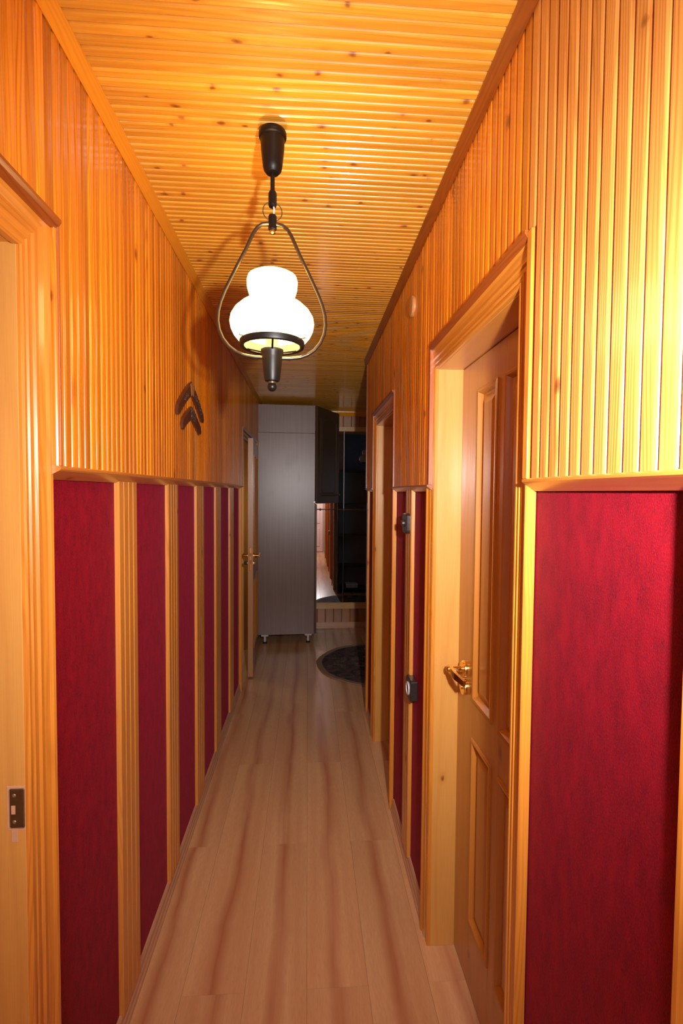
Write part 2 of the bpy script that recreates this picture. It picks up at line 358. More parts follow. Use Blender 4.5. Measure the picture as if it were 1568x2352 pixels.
# ------------------------------------------------------------------ floor with laminate boards
fl = tag(obj('floor', MB().box(-.75, XR+.1, YB-.1, YE+.1, -.08, -.012), M_plaster), 'pinkish beech laminate floor of the corridor', 'floor', kind='structure')
PW = .1925; PLN = 1.31
def board_mesh(x0, x1, y0, y1):
    g = .00025; b = .0008
    prof = [(x0+g, -.012), (x0+g, -b*.6), (x0+g+b, 0), (x1-g-b, 0), (x1-g, -b*.6), (x1-g, -.012)]
    return MB().prism(prof, lambda p, q, t: (p, t, q), y0+g, y1-g)
cache = {}
for ci in range(-4, 12):
    xa = .006 + ci*PW; xb = xa+PW
    first = 1.505 if ci % 2 == 0 else 2.158
    ys = [first + k*PLN for k in range(-4, 5)]
    for k in range(len(ys)-1):
        y0, y1 = max(ys[k], YB), min(ys[k+1], YE)
        if y1-y0 < .05: continue
        if xa > .60 and y1 < YC-.1: continue
        if xa > .60: y0 = max(y0, YC)
        if y1-y0 < .05: continue
        key = round(y1-y0, 3)
        if key not in cache: cache[key] = board_mesh(-PW/2, PW/2, -(y1-y0)/2, (y1-y0)/2).mesh('laminate_board', M_floor)
        link('laminate_board', cache[key], fl, ((xa+xb)/2, (y0+y1)/2, 0))

# ------------------------------------------------------------------ grooved strips
def strip_profile(wd, t, g=.0008, c=.0058, d=.0048):
    return [(-wd/2+g, 0), (-wd/2+g, t-d), (-wd/2+g+c*.35, t-d*.35), (-wd/2+g+c, t), (wd/2-g-c, t), (wd/2-g-c*.35, t-d*.35), (wd/2-g, t-d), (wd/2-g, 0)]
scache = {}
def wall_strip(parent, side, y, z0, z1, plane, wd, mat, t=.014, name='cladding_board'):
    """vertical strip, front face at X=plane; side=+1 left wall (faces +X), -1 right wall"""
    L = round(z1-z0, 3); key = (side, L, wd, mat.name)
    if key not in scache:
        scache[key] = MB().prism(strip_profile(wd, t), lambda p, q, tt: (side*(q-t), p, tt), -L/2, L/2).mesh('cladding_board', mat)
    return link(name, scache[key], parent, (plane, y, (z0+z1)/2))

# ceiling
ce = tag(obj('ceiling', MB().box(-.75, XR+.1, YB-.1, YE+.1, H+.014, H+.10), M_plaster), 'varnished pine ceiling of narrow grooved boards above the corridor', 'ceiling', kind='structure')
CW = .0262
def ceil_mesh(x0, x1, name='ceiling_board'):
    L = x1-x0
    return MB().prism(strip_profile(CW, .014, c=.0048, d=.0042), lambda p, q, t: (t, p, .014-q), -L/2, L/2).mesh(name, M_ceil)
cm_c = ceil_mesh(-.53, .47); 
y = YB + CW/2; k = 0
rest = MB()
while y < YC:
    if y > -.35: link('ceiling_board', cm_c, ce, (-.03, y, H))
    else: rest.prism(strip_profile(CW, .014), lambda p, q, t: (t, y+p, H+.014-q), -.53, .47)
    y += CW
cm_e = ceil_mesh(-.53, XR)
while y < YE:
    link('ceiling_board', cm_e, ce, ((-.53+XR)/2, y, H)); y += CW
tag(obj('ceiling_boards_behind', rest, M_ceil, ce), kind='stuff')

# ------------------------------------------------------------------ openings
D_LN = (.145, .945, 1.990)      # left near doorway  (y0, y1, head z)
D_LF = (3.955, 4.900, 1.955)    # left far doorway
D_R1 = (.980, 1.630, 1.955)     # right near door
D_R2 = (2.440, 3.040, 1.955)    # right far door
D_R0 = (-.30, .440, 1.955)      # right door beside the camera
def wall_with_openings(x0, x1, y0, y1, ops):
    mb = MB(); y = y0
    for a, b, h in sorted(ops):
        mb.box(x0, x1, y, a, 0, H+.014); mb.box(x0, x1, a, b, h, H+.014); y = b
    return mb.box(x0, x1, y, y1, 0, H+.014)
wl = tag(obj('wall_left', wall_with_openings(-.70, LF-.004, YB, YE+.1, [D_LN, D_LF]), M_plaster), 'left corridor wall, pine cladding above dark red felt with wooden battens', 'wall', kind='structure')
wr = tag(obj('wall_right', wall_with_openings(RF+.004, .58, YB, YC, [D_R0, D_R1, D_R2]), M_plaster), 'right corridor wall, pine cladding above crimson felt panels', 'wall', kind='structure')

# upper cladding, left
def inside(y, rng): return rng[0] < y < rng[1]
LW = .0305; y = -.30; i = 0
CAPL, CAPR = 2.074, 2.032
while y < YE-.02:
    if y < 1.030: z0 = CAPL
    elif y > 3.87: z0 = 2.040 if y < 4.99 else .09
    else: z0 = RAILL+.026
    wall_strip(wl, 1, y, z0, H, LP, LW, M_wallZ); y += LW
# upper cladding, right
RW = .0332; y = .510 - RW*14
while y < YC-.01:
    if 1.667 > y > .905 or 2.36 < y < 3.115 or y < .50-.01: z0 = CAPR
    else: z0 = RAILR+.022
    wall_strip(wr, -1, y, z0, H, RP, RW, M_wallZr if y < .91 else M_wallZ); y += RW
# backing behind the cladding (furring that brings it proud of the felt)
bk = MB()
for a, b, z in ((-.3, 1.020, CAPL), (1.020, 3.862, RAILL+.02), (3.862, 5.0, 2.04), (5.0, YE, .02)): bk.box(LF-.004, LP-.0145, a, b, z, H)
obj('furring', bk, M_redZ, wl)
bk = MB()
for a, b, z in ((-.4, .50, CAPR), (.51, .905, RAILR+.02), (.905, 1.662, CAPR), (1.662, 2.365, RAILR+.02), (2.365, 3.11, CAPR), (3.11, YC, RAILR+.02)): bk.box(RP+.0145, RF+.004, a, b, z, H)
obj('furring', bk, M_redZ, wr)
# reddish edge strips where the cladding stops beside the doors
for a, b in ((1.0315, 1.0375),): obj('edge_strip', MB().box(LF, LP+.003, a, b, RAILL+.026, CAPL, .001), M_redZ, wl)
obj('edge_strip', MB().box(LF, LP+.003, 3.838, 3.866, RAILL+.026, 2.04, .001), M_redZ, wl)
for a, b in ((.900, .918), (1.650, 1.668), (2.350, 2.368), (3.105, 3.120), (YC-.012, YC+.004)):
    obj('edge_strip', MB().box(RP-.003, RF, a, b, RAILR+.022, CAPR if b < YC else H, .001), M_redZ if b > 1.2 else M_casing, wr)

# ------------------------------------------------------------------ felt and battens
def batten(parent, side, y0, y1, front, back, z0, z1, strips):
    wd = (y1-y0)/strips; pr = []
    for s in range(strips):
        a = y0+s*wd
        t = abs(front-back)
        pr += [(a+.0006, t-.003), (a+.004, t), (a+wd-.004, t), (a+wd-.0006, t-.003)]
    pr = [(y0, 0)] + pr + [(y1, 0)]
    return obj('batten', MB().prism(pr, lambda p, q, t: (back+side*q, p, t), z0, z1), M_batten, parent)
LB = [(1.402, 1.548), (1.889, 2.030), (2.366, 2.530), (2.860, 3.020), (3.372, 3.530)]
edges = [1.030] + [e for b in LB for e in b] + [3.870]
for k in range(0, len(edges), 2):
    obj('felt_panel', MB().box(LF-.004, LF, edges[k], edges[k+1], .04, RAILL+.012), M_felt, wl)
for a, b in LB: batten(wl, 1, a, b, LF+.013, LF, .055, RAILL+.006, 4)
obj('felt_panel', MB().box(RF, RF+.004, .505, .913, .04, RAILR+.010), M_felt, wr)
RB = [(1.972, 2.088)]
for a, b in ((1.66, 1.972), (2.088, 2.365), (3.11, YC)): obj('felt_panel', MB().box(RF, RF+.004, a, b, .04, RAILR+.010), M_felt, wr)
for a, b in RB: batten(wr, -1, a, b, RF-.015, RF, .055, RAILR+.006, 3)
obj('corner_strip', MB().box(RF-.016, RF+.004, YC-.05, YC+.004, .0, RAILR+.006, .002), M_casing, wr)

# ------------------------------------------------------------------ rails, crowns, skirtings
def rail(name, side, plane, back, z0, segs, mat, label, h=.026):
    # lip over the cladding edge, bevelled back towards the felt
    mb = MB(); d = abs(plane-back)
    pr = [(0, z0), (.006, z0-.001), (d+.004, z0+h*.62), (d+.007, z0+h*.72), (d+.007, z0+h*.9), (d+.003, z0+h), (0, z0+h)]
    root = None
    for a, b in segs: mb.prism(pr, lambda p, q, t: (back+side*p, t, q), a, b)
    return tag(obj(name, mb, mat), label, 'dado rail', kind='structure')
rail('trim_3', 1, LP, LF, RAILL, [(1.020, 3.872)], M_rail, 'brown wooden dado rail between cladding and felt on the left wall')
rail('trim_4', -1, RP, RF, RAILR, [(.505, .910)], M_rail, 'grained wooden dado rail above the large crimson felt panel at right', .022)
rail('trim_5', -1, RP, RF, RAILR, [(1.655, 2.362), ], M_red, 'dark dado rail above the switch between the two right doors', .022)
rail('trim_6', -1, RP, RF, RAILR, [(3.108, YC+.006)], M_red, 'short dado rail at the far corner of the right wall', .022)
def crown(name, side, plane, y0, y1, mat, label):
    pr = [(0, H), (0, H-.036), (.003, H-.038), (.006, H-.033), (.014, H-.018), (.017, H-.012), (.0215, H-.004), (.0215, H)]
    return tag(obj(name, MB().prism(pr, lambda p, q, t: (plane+side*p, t, q), y0, y1), mat), label, 'cornice', kind='structure')
crown('trim_1', 1, LP, YB, YE, M_crown, 'honey-coloured cornice strip between left cladding and ceiling')
crown('trim_2', -1, RP, YB, YC, M_red, 'reddish-brown cornice strip between right cladding and ceiling')
def skirting(name, segs, fn_list, label):
    mb = MB()
    pr = [(0, 0), (.017, 0), (.017, .012), (.013, .018), (.012, .030), (.009, .036), (.009, .052), (.005, .060), (0, .060)]
    for fn, a, b in fn_list: mb.prism(pr, fn, a, b)
    return tag(obj(name, mb, M_base), label, 'skirting board', kind='structure')
skirting('baseboard_left', None, [(lambda p, q, t: (LF+p, t, q), 1.032, 3.868)], 'pale moulded skirting board under the felt on the left')
skirting('baseboard_right', None, [(lambda p, q, t: (RF-p, t, q), 1.662, 2.358), (lambda p, q, t: (RF-p, t, q), 3.118, YC), (lambda p, q, t: (RF-p, t, q), .51, .90)], 'pale moulded skirting board under the felt on the right')

# ------------------------------------------------------------------ doors
CASP = [(0, 0), (0, .009), (.004, .012), (.010, .012), (.013, .009), (.018, .009), (.021, .012), (.026, .012), (.029, .009), (.040, .009), (.044, .013), (.056, .012), (.070, .015), (.076, .019), (.083, .020), (.086, .018), (.086, 0)]
def casing_parts(root, side, back, y0, y1, h, sc, proj=1.0, far=True, near=True):
    wmax = .086*sc
    P = [(p*sc, q*proj) for p, q in CASP]
    o = []
    if far: o.append(obj('casing', MB().prism(P, lambda p, q, t: (back+side*q, y1+p, t), 0, lambda p, q: h+p), M_casing, root))
    if near: o.append(obj('casing', MB().prism(P, lambda p, q, t: (back+side*q, y0-p, t), 0, lambda p, q: h+p), M_casing, root))
    o.append(obj('casing', MB().prism(P, lambda p, q, t: (back+side*q, t, h+p), lambda p, q: y0-(p if near else 0), lambda p, q: y1+(p if far else 0)), M_casingY, root))
    return o
def jambs(root, side, back, y0, y1, h, depth):
    xa, xb = back, back-side*depth
    x0, x1 = min(xa, xb), max(xa, xb)
    obj('jamb', MB().box(x0, x1, y1-.001, y1+.022, 0, h, .001), M_jamb, root)
    obj('jamb', MB().box(x0, x1, y0-.022, y0+.001, 0, h, .001), M_jamb, root)
    obj('jamb_head', MB().box(x0, x1, y0-.02, y1+.02, h-.001, h+.022, .001), M_jambY, root)
def head_cap(root, side, front, back, y0, y1, z, mat=M_red):
    pr = [(0, z), (abs(front-back)-.006, z-.002), (abs(front-back), z+.004), (abs(front-back)+.004, z+.010), (abs(front-back)+.004, z+.016), (0, z+.016)]
    obj('head_cap', MB().prism(pr, lambda p, q, t: (back+side*p, t, q), y0, y1), mat, root)
def raised_panel(side, xf, y0, y1, z0, z1, arch=False):
    """xf = leaf face; moulding frame, sunk margin and raised field"""
    mb = MB()
    def ring(i0, x0, i1, x1):
        a = [(xf+side*x0, y0+i0, z0+i0), (xf+side*x0, y1-i0, z0+i0), (xf+side*x0, y1-i0, z1-i0), (xf+side*x0, y0+i0, z1-i0)]
        b = [(xf+side*x1, y0+i1, z0+i1), (xf+side*x1, y1-i1, z0+i1), (xf+side*x1, y1-i1, z1-i1), (xf+side*x1, y0+i1, z1-i1)]
        return mb.add(a+b, [(k, (k+1) % 4, 4+(k+1) % 4, 4+k) for k in range(4)])
    seq = [(0, -.004), (0, .003), (.004, .006), (.010, .005), (.014, -.003), (.018, -.010), (.024, -.010), (.046, -.002), (.050, -.001)]
    for (a, b), (c, d) in zip(seq, seq[1:]): ring(a, b, c, d)
    i, x = seq[-1]
    mb.add([(xf+side*x, y0+i, z0+i), (xf+side*x, y1-i, z0+i), (xf+side*x, y1-i, z1-i), (xf+side*x, y0+i, z1-i)], [(0, 1, 2, 3)])
    return mb
def leaf(root, side, xf, y0, y1, h, cols, rows, th=.036):
    """frame of stiles and rails with recessed raised panels on the face at xf (facing side)"""
    mb = MB(); xs = sorted((xf, xf-side*th)); zs = [.012, h-.004]
    ys = [y0+.003] + [c for cc in cols for c in cc] + [y1-.003]
    for k in range(0, len(ys), 2): mb.box(xs[0], xs[1], ys[k], ys[k+1], *zs)
    rz = [zs[0]] + [r for rr in rows for r in rr] + [zs[1]]
    for c0, c1 in cols:
        for k in range(0, len(rz), 2): mb.box(xs[0], xs[1], c0-.001, c1+.001, rz[k], rz[k+1])
    lf = obj('door_leaf', mb, M_leaf, root)
    for c0, c1 in cols:
        for r0, r1 in rows: sub('door_panel', raised_panel(side, xf, c0, c1, r0, r1), M_leaf, lf)
    return lf
def lever_handle(parent, side, xf, y, z, dirn=-1):
    mb = MB()
    for dz in (0, -.058):
        mb.lathe([(.0, side*.0), (.026, 0), (.026, side*.010), (.024, side*.013), (0, side*.013)], (xf, y, z+dz), 'X', 28)
    mb.lathe([(0, 0), (.009, 0), (.009, side*.05), (.0, side*.052)], (xf+side*.012, y, z), 'X', 16)
    x0 = xf+side*.052
    pr = [(-.012, -.010), (.012, -.010), (.012, .010), (-.012, .010)]
    # tapering flat lever running along the door
    a = [(x0-.006, y-dirn*.010, z+.011), (x0+.006, y-dirn*.010, z+.011), (x0+.006, y-dirn*.010, z-.011), (x0-.006, y-dirn*.010, z-.011)]
    b = [(x0-.005, y+dirn*.060, z+.010), (x0+.005, y+dirn*.060, z+.010), (x0+.005, y+dirn*.060, z-.012), (x0-.005, y+dirn*.060, z-.012)]
    c = [(x0-.004-side*.010, y+dirn*.115, z+.004), (x0+.004-side*.010, y+dirn*.115, z+.004), (x0+.004-side*.010, y+dirn*.115, z-.013), (x0-.004-side*.010, y+dirn*.115, z-.013)]
    for u, v in ((a, b), (b, c)): mb.add(u+v, [(k, (k+1) % 4, 4+(k+1) % 4, 4+k) for k in range(4)])
    mb.add(a, [(0, 1, 2, 3)]); mb.add(c, [(0, 1, 2, 3)])
    # key cylinder
    mb.lathe([(0, 0), (.008, 0), (.008, side*.006), (0, side*.006)], (xf+side*.012, y, z-.058), 'X', 16)
    return mb
# door_1: right, near
d1 = thing('door_1', (RF, 1.30, 0), 'closed panelled door with brass lever handle, nearest on the right', 'door', kind='structure')
casing_parts(d1, -1, RF-.002, D_R1[0], D_R1[1], D_R1[2], .82)
jambs(d1, -1, RF-.002, D_R1[0], D_R1[1], D_R1[2], .118)
head_cap(d1, -1, RP-.004, RF, .918, 1.650, CAPR-.012)
lf = leaf(d1, -1, .508, D_R1[0], D_R1[1], D_R1[2], [(1.105, 1.265), (1.318, 1.478)], [(.222, .800), (.918, 1.860)])
hd = sub('door_handle', lever_handle(d1, -1, .508, 1.548, .990), M_brass, lf); hd['label'] = 'brass lever handle'
# door_2: left near doorway
d2 = thing('door_2', (LF, .52, 0), 'doorway frame with strike plate at the left edge', 'door', kind='structure')
casing_parts(d2, 1, LF, D_LN[0], D_LN[1], D_LN[2]-.004, .965, 1.25)
jambs(d2, 1, LF+.006, D_LN[0], D_LN[1], D_LN[2], .15)
head_cap(d2, 1, LP+.004, LF, .02, 1.034, CAPL-.014)
obj('door_stop', MB().box(-.66, -.60, .92, .946, 0, 1.99, .002), M_jamb, d2)
obj('door_leaf', MB().box(-.70, -.665, .147, .943, .01, 1.985, .002), M_leaf, d2)  # unseen leaf, added to block light through the doorway
sp = obj('strike_plate', MB().box(-.5475, -.5195, .9425, .946, .922, .998, .003), M_brassold, d2); sp['label'] = 'tarnished brass strike plate with raw wood around it'
for z in (.935, .985): sub('screw', MB().lathe([(0, 0), (.0035, 0), (.0025, -.0015), (0, -.002)], (-.538, .9422, z), 'Y', 12), M_screw, sp)
sub('latch_hole', MB().box(-.543, -.536, .9415, .9428, .950, .966), M_rawwood, sp)
obj('splintered_recess', MB().box(-.5520, -.5190, .9435, .9462, .918, 1.0025, .001).box(-.545, -.533, .9437, .9462, .895, .920, .001), M_rawwood, d2)
# door_3: left far, ajar
d3 = thing('door_3', (LF, 4.42, 0), 'door standing ajar on the left before the tall cabinet, lock edge showing', 'door', kind='structure')
casing_parts(d3, 1, LF, D_LF[0], D_LF[1], D_LF[2], 1.0, 1.2)
jambs(d3, 1, LF+.002, D_LF[0], D_LF[1], D_LF[2], .15)
head_cap(d3, 1, LP+.004, LF, 3.866, 4.99, 2.026)
obj('room_beyond', MB().box(-1.30, -1.26, 3.6, 5.3, 0, 2.3).box(-1.30, -.69, 5.25, 5.3, 0, 2.3).box(-1.3, -.69, 3.55, 3.6, 0, 2.3).box(-1.3, -.69, 3.6, 5.3, 2.3, 2.34).box(-1.3, -.75, 3.6, 5.3, -.04, -.001), M_jambY, d3)
e = Vector((-.465, 4.14, 0)); hg = Vector((-.502, 4.885, 0)); dl = (hg-e); LL = dl.length; ang = math.atan2(dl.x, dl.y)
MM = Matrix.Translation(e) @ Matrix.Rotation(-ang, 4, 'Z')
def txm(mb): mb.v = [tuple(MM @ Vector(p)) for p in mb.v]; return mb
lb = MB(); th = .042
cols = [(.11, .35), (.41, LL-.11)]; rows = [(.22, .80), (.92, 1.86)]
ys = [0] + [c for cc in cols for c in cc] + [LL]
for k in range(0, len(ys), 2): lb.box(-th/2, th/2, ys[k], ys[k+1], .012, 1.985)
rz = [.012, .22, .80, .92, 1.86, 1.985]
for c0, c1 in cols:
    for k in range(0, 6, 2): lb.box(-th/2, th/2, c0-.001, c1+.001, rz[k], rz[k+1])
lf3 = obj('door_leaf', txm(lb), M_leafd, d3)
for c0, c1 in cols:
    for r0, r1 in rows:
        sub('door_panel', txm(raised_panel(1, th/2, c0, c1, r0, r1)), M_leaf, lf3); sub('door_panel', txm(raised_panel(-1, -th/2, c0, c1, r0, r1)), M_leaf, lf3)
sub('lock_plate', txm(MB().box(-.010, .010, -.002, .004, .90, 1.09, .0015)), M_brass, lf3)
sub('lock_bolt', txm(MB().box(-.006, .006, -.0028, .003, 1.02, 1.045).box(-.005, .005, -.004, .003, .955, .985)), M_brassold, lf3)
h3 = MB(); 
for s in (1, -1):
    h3.lathe([(0, 0), (.024, 0), (.024, s*.008), (0, s*.010)], (s*th/2, .055, 1.018), 'X', 20)
    h3.lathe([(0, 0), (.024, 0), (.024, s*.008), (0, s*.010)], (s*th/2, .055, .955), 'X', 20)
    h3.lathe([(0, 0), (.009, 0), (.009, s*.050), (0, s*.052)], (s*th/2, .055, 1.018), 'X', 14)
    h3.box(s*(th/2+.048)-.006, s*(th/2+.048)+.006, .045, .165, 1.006, 1.030, .003)
sub('door_handle', txm(h3), M_brass, lf3)['label'] = 'brass lever handle'
sub('key_knob', txm(MB().lathe([(0, 0), (.012, 0), (.014, -.012), (.012, -.024), (0, -.025)], (-th/2-.010, .055, .955), 'X', 16)), M_blackp, lf3)
# door_4: right, far
d4 = thing('door_4', (RF, 2.74, 0), 'recessed closed door farther along on the right, past the light switch', 'door', kind='structure')
casing_parts(d4, -1, RF-.002, D_R2[0], D_R2[1], D_R2[2], .82)
jambs(d4, -1, RF-.002, D_R2[0], D_R2[1], D_R2[2], .118)
head_cap(d4, -1, RP-.004, RF, 2.368, 3.105, CAPR-.012)
lf4 = leaf(d4, -1, .508, D_R2[0], D_R2[1], D_R2[2], [(2.55, 2.71), (2.77, 2.93)], [(.222, .800), (.918, 1.860)])
sub('door_handle', lever_handle(d4, -1, .508, 2.50, .990, 1), M_brass, lf4)['label'] = 'brass lever handle'
# door_5: right, beside the camera
d5 = thing('door_5', (RF, .07, 0), 'wooden door casing at the lower right edge of the photo', 'door', kind='structure')
casing_parts(d5, -1, RF-.002, D_R0[0], D_R0[1], D_R0[2], .82)
jambs(d5, -1, RF-.002, D_R0[0], D_R0[1], D_R0[2], .118)
leaf(d5, -1, .508, D_R0[0], D_R0[1], D_R0[2], [(-.18, .04), (.10, .32)], [(.222, .800), (.918, 1.860)])

# ------------------------------------------------------------------ far, end-room and back walls
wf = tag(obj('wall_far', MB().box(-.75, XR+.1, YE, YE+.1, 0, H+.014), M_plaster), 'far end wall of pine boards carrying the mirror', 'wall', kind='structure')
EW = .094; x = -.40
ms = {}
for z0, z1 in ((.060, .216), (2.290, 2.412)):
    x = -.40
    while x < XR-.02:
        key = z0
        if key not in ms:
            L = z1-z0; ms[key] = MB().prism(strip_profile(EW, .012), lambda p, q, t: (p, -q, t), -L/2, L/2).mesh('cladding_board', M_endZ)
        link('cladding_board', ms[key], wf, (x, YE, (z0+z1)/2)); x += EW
for z0, z1 in ((.216, .283), (2.240, 2.290)): obj('cross_rail', MB().box(-.45, XR, YE-.022, YE, z0, z1, .002), M_endX, wf)
sub('screw', MB().lathe([(0, 0), (.006, 0), (.004, -.003), (0, -.004)], (.425, YE-.022, 2.268), 'Y', 12), M_screw, wf)
skp = [(0, 0), (.017, 0), (.017, .012), (.013, .018), (.012, .030), (.009, .036), (.009, .052), (.005, .060), (0, .060)]
tag(obj('baseboard_far', MB().prism(skp, lambda p, q, t: (t, YE-.012-p, q), -.45, XR), M_base), 'pale skirting board at the foot of the end wall', 'skirting board', kind='structure')
cp = [(0, H), (0, H-.050), (.006, H-.048), (.03, H-.012), (.032, H)]
tag(obj('trim_7', MB().prism(cp, lambda p, q, t: (t, YE-.012-p, q), -.48, XR), M_crown), 'cornice strip above the mirror wall', 'cornice', kind='structure')
tag(obj('wall_right_end', MB().box(XR, XR+.1, YC-.1, YE, 0, H+.014), M_plaster), 'right wall of the end room, out of view', 'wall', kind='structure')
tag(obj('wall_return', MB().box(.59, XR, YC-.10, YC, 0, H+.014).box(.584, .592, YC-.1, YC, 0, H), M_paint), 'blue-grey return wall of the end room, seen only in the mirror', 'wall', kind='structure')
wb = tag(obj('wall_back', MB().box(-.70, .58, YB-.1, YB, 0, H+.014), M_pink), 'pale wall behind the camera, glimpsed in the mirror', 'wall', kind='structure')
d6 = thing('door_6', (0, YB, 0), 'pale pink panelled door behind the camera, seen in the mirror', 'door', kind='structure')
db = MB().box(-.40, .40, YB, YB+.035, .01, 2.0, .003)
lf6 = obj('door_leaf', db, M_pink, d6)
for a, b in ((-.32, -.04), (.04, .32)):
    for c, d in ((.15, .62), (.74, 1.25), (1.37, 1.88)): sub('door_panel', MB().box(a, b, YB+.034, YB+.045, c, d, .006), M_pink, lf6)

# ------------------------------------------------------------------ mirror
mr = thing('wall_mirror', (.611, YE, .285), 'large tiled wall mirror with round fixing studs on the far end wall', 'mirror')
for cx in ((.012, .411), (.411, .811), (.811, 1.211)):
    for z0, z1 in ((.284, 1.355), (1.355, 2.240)):
        a, b = cx[0]+.0008, cx[1]-.0008; u, v = z0+.0008, z1-.0008; c = .006; yf = YE-.019
        mb = MB(); o4 = [(a, yf+.002, u), (b, yf+.002, u), (b, yf+.002, v), (a, yf+.002, v)]; i4 = [(a+c, yf, u+c), (b-c, yf, u+c), (b-c, yf, v-c), (a+c, yf, v-c)]
        b4 = [(p[0], YE, p[2]) for p in o4]
        q = [(k, (k+1) % 4, 4+(k+1) % 4, 4+k) for k in range(4)]
        mb.add(o4+i4, q+[(4, 5, 6, 7)]); mb.add(b4+o4, q+[(0, 1, 2, 3)])
        obj('mirror_tile', mb, M_mirror, mr)
obj('seam_strip', MB().box(.4085, .4135, YE-.0215, YE-.018, 1.362, 2.24, .0008), M_cable, mr)['label'] = 'bright vertical seam strip'
for x in (.145, .411, .811):
    obj('fixing_stud', MB().lathe([(0, 0), (.013, 0), (.013, -.004), (.009, -.009), (0, -.010)], (x, YE-.018, 1.352), 'Y', 20), M_blackp, mr)

# ------------------------------------------------------------------ tall cabinet
CB = Vector((-.500, 5.05, 0)); cab = thing('tall_cabinet', CB, 'tall grey-brown laminate cabinet standing at the end of the corridor', 'cabinet')
ca = radians(2.8); MC = Matrix.Translation(CB) @ Matrix.Rotation(ca, 4, 'Z')
def cb(mb): mb.v = [tuple(MC @ Vector(p)) for p in mb.v]; return mb
W, D, Z0, Z1, ZS = .575, .56, .100, 2.418, 2.140
obj('side_panel', cb(MB().box(0, W, 0, .018, Z0, ZS-.001, .001)), M_cab, cab)
obj('upper_side_panel', cb(MB().box(0, W, 0, .018, ZS+.001, Z1, .001)), M_cab, cab)
obj('carcass', cb(MB().box(0, W, D-.018, D, Z0, Z1).box(0, W, .018, D-.018, Z0, Z0+.018).box(0, W, .018, D-.018, Z1-.018, Z1).box(0, .008, .018, D-.018, Z0, Z1)
    .box(.01, W-.01, .018, D-.018, ZS-.009, ZS+.009).box(.01, W-.01, .018, D-.018, 1.40, 1.418).box(.01, W-.01, .018, D-.018, .75, .768)), M_cab, cab)
obj('lower_door', cb(MB().box(W+.002, W+.022, .002, D-.002, Z0+.004, 1.425, .002)), M_cabfront, cab)
# upper door swung open about its near edge
MD = MC @ Matrix.Translation((W+.004, .002, 0)) @ Matrix.Rotation(radians(-30), 4, 'Z')
def dd(mb): mb.v = [tuple(MD @ Vector(p)) for p in mb.v]; return mb
DL = .545; zz0, zz1 = 1.432, Z1-.004
ud = obj('upper_door', dd(MB().box(0, .020, 0, DL, zz0, zz1, .002)), M_cabfront, cab)
def arch_pts(i):   # panel outline with shaped shoulders
    a, b, u, v = .075+i, DL-.075-i, zz0+.075+i, zz1-.075-i
    pts = [(a+.03, u), (b-.03, u), (b, u+.03)]
    for k in range(9): 
        t = k/8; pts.append((b-(b-a)*t, v-.035+.035*sin(pi*t)))
    pts += [(a, u+.03)]
    return pts
mb = MB(); seq = [(0, .018), (.0, .026), (.008, .028), (.016, .020), (.022, .0195), (.040, .025)]
rings = [[(x, p, q) for p, q in arch_pts(i)] for i, x in seq]; n = len(rings[0])
for r0, r1 in zip(rings, rings[1:]): mb.add(r0+r1, [(k, (k+1) % n, n+(k+1) % n, n+k) for k in range(n)])
mb.add(rings[-1], [tuple(range(n))])
sub('door_panel', dd(mb), M_cabfront, ud)
sub('knob', dd(MB().lathe([(0, 0), (.006, 0), (.006, .010), (.013, .016), (.012, .026), (0, .028)], (.020, DL-.035, zz0+.09), 'X', 16)), M_brassold, ud)
obj('hinge_pin', cb(MB().lathe([(0, 0), (.006, 0), (.006, -.004), (0, -.005)], (W-.004, 0, 1.447), 'Y', 12)), M_screw, cab)
for x, yv in ((.075, .05), (.515, .05), (.075, .50), (.515, .50)):
    ft = obj('foot', cb(MB().box(x-.036, x+.036, yv-.03, yv+.03, Z0-.022, Z0, .002).lathe([(0, .0), (.013, 0), (.013, .064), (0, .064)], (x, yv, Z0-.084), 'Z', 16)), M_whitegrey, cab)
    sub('foot_pad', cb(MB().lathe([(0, 0), (.022, 0), (.022, .010), (.013, .018), (0, .018)], (x, yv, 0.001), 'Z', 20)), M_blackp, ft)

# ------------------------------------------------------------------ round rug
rg = thing('round_rug', (.665, 4.46, 0), 'round dark floral rug with tan binding on the floor before the mirror', 'rug')
mb = MB(); R = .575; n = 72
def wav(a): return R*(1+.006*sin(9*a)+.004*sin(23*a+1))
obj('rug_pile', MB().lathe([(0, 0), (R-.045, 0), (R-.045, .007), (0, .008)], (.665, 4.46, .0008), 'Z', n), M_rug, rg)
edge = []
for r_, h_ in ((R-.05, .0005), (R-.005, .0005), (R, .004), (R-.006, .0095), (R-.040, .0105), (R-.050, .007)):
    edge.append([(.665+(r_/R)*wav(2*pi*k/n)*cos(2*pi*k/n), 4.46+(r_/R)*wav(2*pi*k/n)*sin(2*pi*k/n), h_) for k in range(n)])
for i in range(6):
    a_, b_ = edge[i], edge[(i+1) % 6]; mb.add(a_+b_, [(k, (k+1) % n, n+(k+1) % n, n+k) for k in range(n)], True)
obj('binding', mb, M_rugedge, rg)

